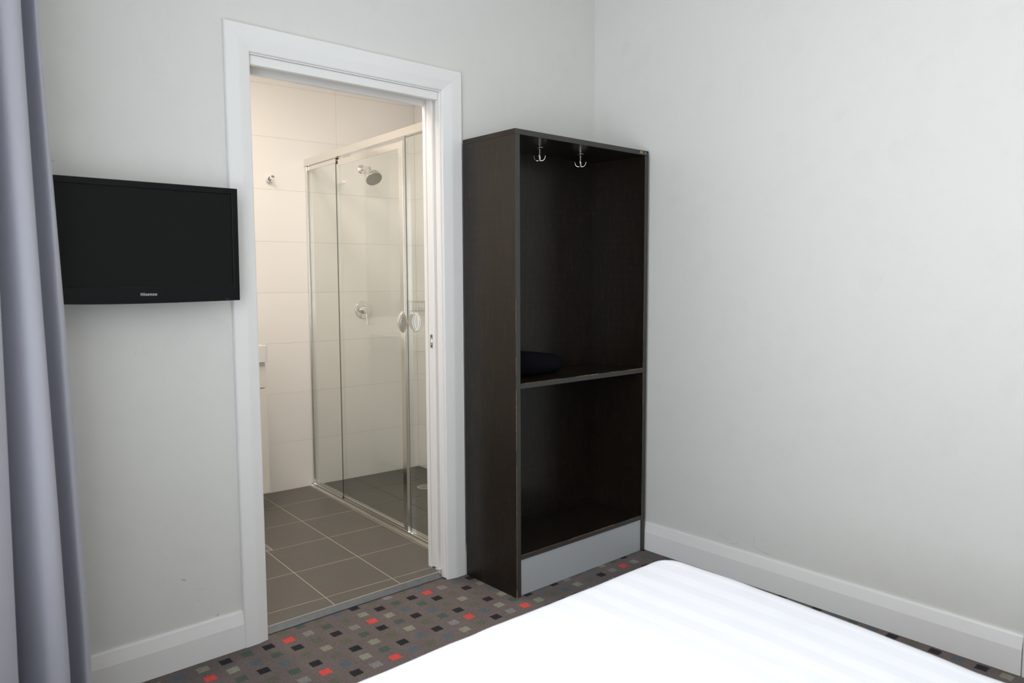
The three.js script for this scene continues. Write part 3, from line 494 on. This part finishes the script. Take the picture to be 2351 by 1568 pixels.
// ---- television on its wall arm
{
  const X0 = -2.391, X1 = -1.826, Y0 = 1.2195, Y1 = 1.5765, ZT = 0.118;
  const t = thing('television', 'small black flat television mounted on the wall beside the doorway', 'television', [(X0 + X1) / 2, (Y0 + Y1) / 2, ZT]);
  t.rotation.x = 0.02;
  const w = (X1 - X0) / 2, h = (Y1 - Y0) / 2;
  const fr = new THREE.Shape(); fr.moveTo(-w, h); fr.lineTo(-w, -h + 0.001); fr.bezierCurveTo(-w * 0.5, -h - 0.0065, 0, -h - 0.006, w, -h); fr.lineTo(w, h); fr.closePath();
  const ho = new THREE.Path(); ho.moveTo(-w + 0.019, h - 0.0185); ho.lineTo(w - 0.019, h - 0.0185); ho.lineTo(w - 0.019, -h + 0.0445); ho.lineTo(-w + 0.019, -h + 0.0445); ho.closePath(); fr.holes.push(ho);
  put('bezel', new THREE.ExtrudeGeometry(fr, { depth: 0.02, bevelEnabled: true, bevelThickness: 0.0012, bevelSize: 0.0012, bevelOffset: -0.0012, bevelSegments: 2 }).translate(0, 0, -0.021), M.tvFrame, t);
  put('screen', box(-w + 0.0175, w - 0.0175, -h + 0.043, h - 0.017, -0.012, -0.0045), M.tvScreen, t);
  put('back_shell', rbox(-w + 0.012, w - 0.012, -h + 0.012, h - 0.012, -0.05, -0.0215, 0.01, 3), M.dark, t);
  const font = await new FontLoader().loadAsync('fonts/droid/droid_sans_bold.typeface.json');
  const tg = new TextGeometry('Hisense', { font, size: 0.0098, depth: 0.0004, curveSegments: 4 }); tg.computeBoundingBox(); const bb = tg.boundingBox; tg.translate(-(bb.min.x + bb.max.x) / 2, -(bb.min.y + bb.max.y) / 2, 0); tg.scale(0.046 / (bb.max.x - bb.min.x), 0.86, 1);
  put('logo_lettering', tg.translate(0.006, -h + 0.0235, 0.0002), M.logo, t);
  put('status_mark', box(w - 0.048, w - 0.036, -h + 0.0045, -h + 0.006, 0, 0.0004), std({ color: lin(0.06, 0.07, 0.09), roughness: 0.5 }), t);
  put('infrared_stub', cyl(0.0025, 0.0025, 0.004, 14).translate(0.088, -h - 0.0025, -0.012), M.dark, t);
  put('wall_bracket', merge([box(-0.06, 0.06, -0.06, 0.06, -0.056, -0.05), box(-0.02, 0.02, -0.03, 0.03, -0.106, -0.056), box(-0.05, 0.05, -0.1, 0.1, -0.115, -0.106)]), M.dark, t);
}
// ---- bed
{
  const BX0 = -2.33, BX1 = -1.187, BZ0 = 1.338, BZ1 = 3.33, H = 0.560;
  const bx = (BX0 + BX1) / 2, bz = (BZ0 + BZ1) / 2, hw = (BX1 - BX0) / 2, hl = (BZ1 - BZ0) / 2;
  const b = thing('bed', 'bed made up in a white satin-striped sheet', 'bed', [bx, 0, bz]);
  put('bed_base', rbox(-hw + 0.03, hw - 0.07, 0.1, 0.3, -hl + 0.03, hl - 0.03, 0.012), std({ color: lin(0.05, 0.05, 0.055), roughness: 0.9 }), b);
  for (const [x, z] of [[-1, -1], [1, -1], [-1, 1], [1, 1]]) put('leg', cyl(0.025, 0.018, 0.1, 20).translate(x * (hw - 0.12), 0.05, z * (hl - 0.12)), M.dark, b);
  put('mattress', rbox(-hw + 0.012, hw - 0.06, 0.3, H - 0.012, -hl + 0.012, hl - 0.012, 0.05, 4), std({ color: lin(0.7, 0.7, 0.7), roughness: 0.9 }), b);
  // sheet: top surface, rounded shoulder, hanging sides
  const sheetTex = dataTex(64, 8, (x) => { const s = x < 32 ? 1 : 0; const l = s ? 0.86 : 0.82; return [clamp(enc(l * 0.985)), clamp(enc(l * 0.99)), clamp(enc(l * 1.045))]; });
  sheetTex.repeat.set(1 / 0.072, 1);
  const N = 120, Mz = 160, pos = [], uv = [], idx = [];
  const R = 0.045, drop = 0.28;
  const edge = (s, half) => { // arc-length from the middle -> [offset, depth below the top]
    const sg = Math.sign(s), a = Math.abs(s), flat = half - R; if (a <= flat) return [s, 0]; const q = (a - flat) / R; if (q <= Math.PI / 2) return [sg * (flat + R * Math.sin(q)), R * (1 - Math.cos(q))]; return [sg * half, R + (a - flat - R * Math.PI / 2)]; };
  const sx = hw - R + R * Math.PI / 2 + drop, sz = hl - R + R * Math.PI / 2 + drop;
  const spread = (k, n, full, half) => { const t = k / n * 2 - 1; const a = Math.abs(t), inner = half - R - 0.1; return Math.sign(t) * (a < 0.5 ? a / 0.5 * inner : inner + (a - 0.5) / 0.5 * (full - inner)); };
  for (let j = 0; j <= Mz; j++) for (let i = 0; i <= N; i++) {
    const s = spread(i, N, sx, hw), q = spread(j, Mz, sz, hl); let [x, dx] = edge(s, hw), [z, dz] = edge(q, hl);
    // round the plan corner
    const rc = 0.075, ax = Math.abs(x) - (hw - rc), az = Math.abs(z) - (hl - rc);
    if (ax > 0 && az > 0) { const L = Math.hypot(ax, az), m = Math.max(ax, az), k = m / L; x = Math.sign(x) * (hw - rc + ax * k); z = Math.sign(z) * (hl - rc + az * k); }
    let y = H - Math.max(dx, dz) - 0.35 * Math.min(dx, dz);
    const wob = 0.0035 * (vnoise(x * 7 + 20, z * 5 + 3) - 0.5) + 0.002 * (vnoise(x * 19 + 2, z * 13) - 0.5); y += wob; if (y < 0.2) y = 0.2;
    if (dx > R) x += Math.sign(x) * (0.006 * vnoise(z * 12, y * 6));
    if (dz > R) z += Math.sign(z) * (0.006 * vnoise(x * 12 + 9, y * 6));
    x -= 0.12 * Math.min(0.6, Math.max(0, z + hl - 0.16)) ** 2 * (x > 0 ? x / hw : 0);       // the long side is slightly drawn in
    pos.push(x, y, z); uv.push(s, q);
  }
  for (let j = 0; j < Mz; j++) for (let i = 0; i < N; i++) { const a = j * (N + 1) + i; idx.push(a, a + N + 1, a + 1, a + 1, a + N + 1, a + N + 2); }
  const g = new THREE.BufferGeometry(); g.setAttribute('position', new THREE.Float32BufferAttribute(pos, 3)); g.setAttribute('uv', new THREE.Float32BufferAttribute(uv, 2)); g.setIndex(idx); g.computeVertexNormals();
  put('sheet', g, phy({ map: sheetTex, roughness: 0.75, side: THREE.DoubleSide }), b);
}
// ---- curtain gathered at the far side of the window
{
  const c = thing('curtain', 'grey lilac floor-length curtain gathered in soft folds beside the window', 'curtain', [-2.52, 0, 0.55]);
  //   z, x at the top, x at the floor
  const P = [[0.97, -2.66, -2.66], [1.00, -2.635, -2.635], [0.95, -2.600, -2.605], [0.85, -2.563, -2.572], [0.72, -2.580, -2.586],
    [0.54, -2.618, -2.612], [0.57, -2.582, -2.572], [0.665, -2.552, -2.532], [0.712, -2.520, -2.498], [0.700, -2.490, -2.470], [0.63, -2.471, -2.453], [0.51, -2.492, -2.478],
    [0.36, -2.512, -2.496], [0.27, -2.522, -2.505], [0.265, -2.490, -2.470], [0.33, -2.462, -2.436], [0.40, -2.437, -2.405], [0.445, -2.414, -2.380], [0.42, -2.401, -2.364], [0.31, -2.420, -2.386], [0.20, -2.45, -2.42]];
  const N = 260, K = 24, Y0 = 0.012, Y1 = 2.44, pos = [], uv = [], idx = [];
  for (let k = 0; k <= K; k++) {
    const y = Y0 + (Y1 - Y0) * k / K, f = 1 - Math.min(1, Math.max(0, (y - 0.4) / 1.45));
    const cv = new THREE.CatmullRomCurve3(P.map(([z, a, b]) => V(a + (b - a) * f + 2.52, y, z - 0.55)), false, 'centripetal');
    for (let i = 0; i <= N; i++) { const q = cv.getPoint(i / N); pos.push(q.x + 0.002 * Math.sin(y * 3 + i * 0.1), y, q.z); uv.push(i / N * 1.6, y); }
  }
  for (let k = 0; k < K; k++) for (let i = 0; i < N; i++) { const a = k * (N + 1) + i; idx.push(a, a + 1, a + N + 1, a + 1, a + N + 2, a + N + 1); }
  const g = new THREE.BufferGeometry(); g.setAttribute('position', new THREE.Float32BufferAttribute(pos, 3)); g.setAttribute('uv', new THREE.Float32BufferAttribute(uv, 2)); g.setIndex(idx); g.computeVertexNormals();
  put('cloth', g, M.curtain, c);
  put('track', rbox(-0.02, 0.015, 2.445, 2.47, -0.35, 2.3, 0.004), M.trim, c);
  for (const z of [-0.3, 1.9]) put('track_bracket', box(-0.18, -0.02, 2.455, 2.475, z, z + 0.03), M.trim, c);
}

renderer.render(scene, camera);
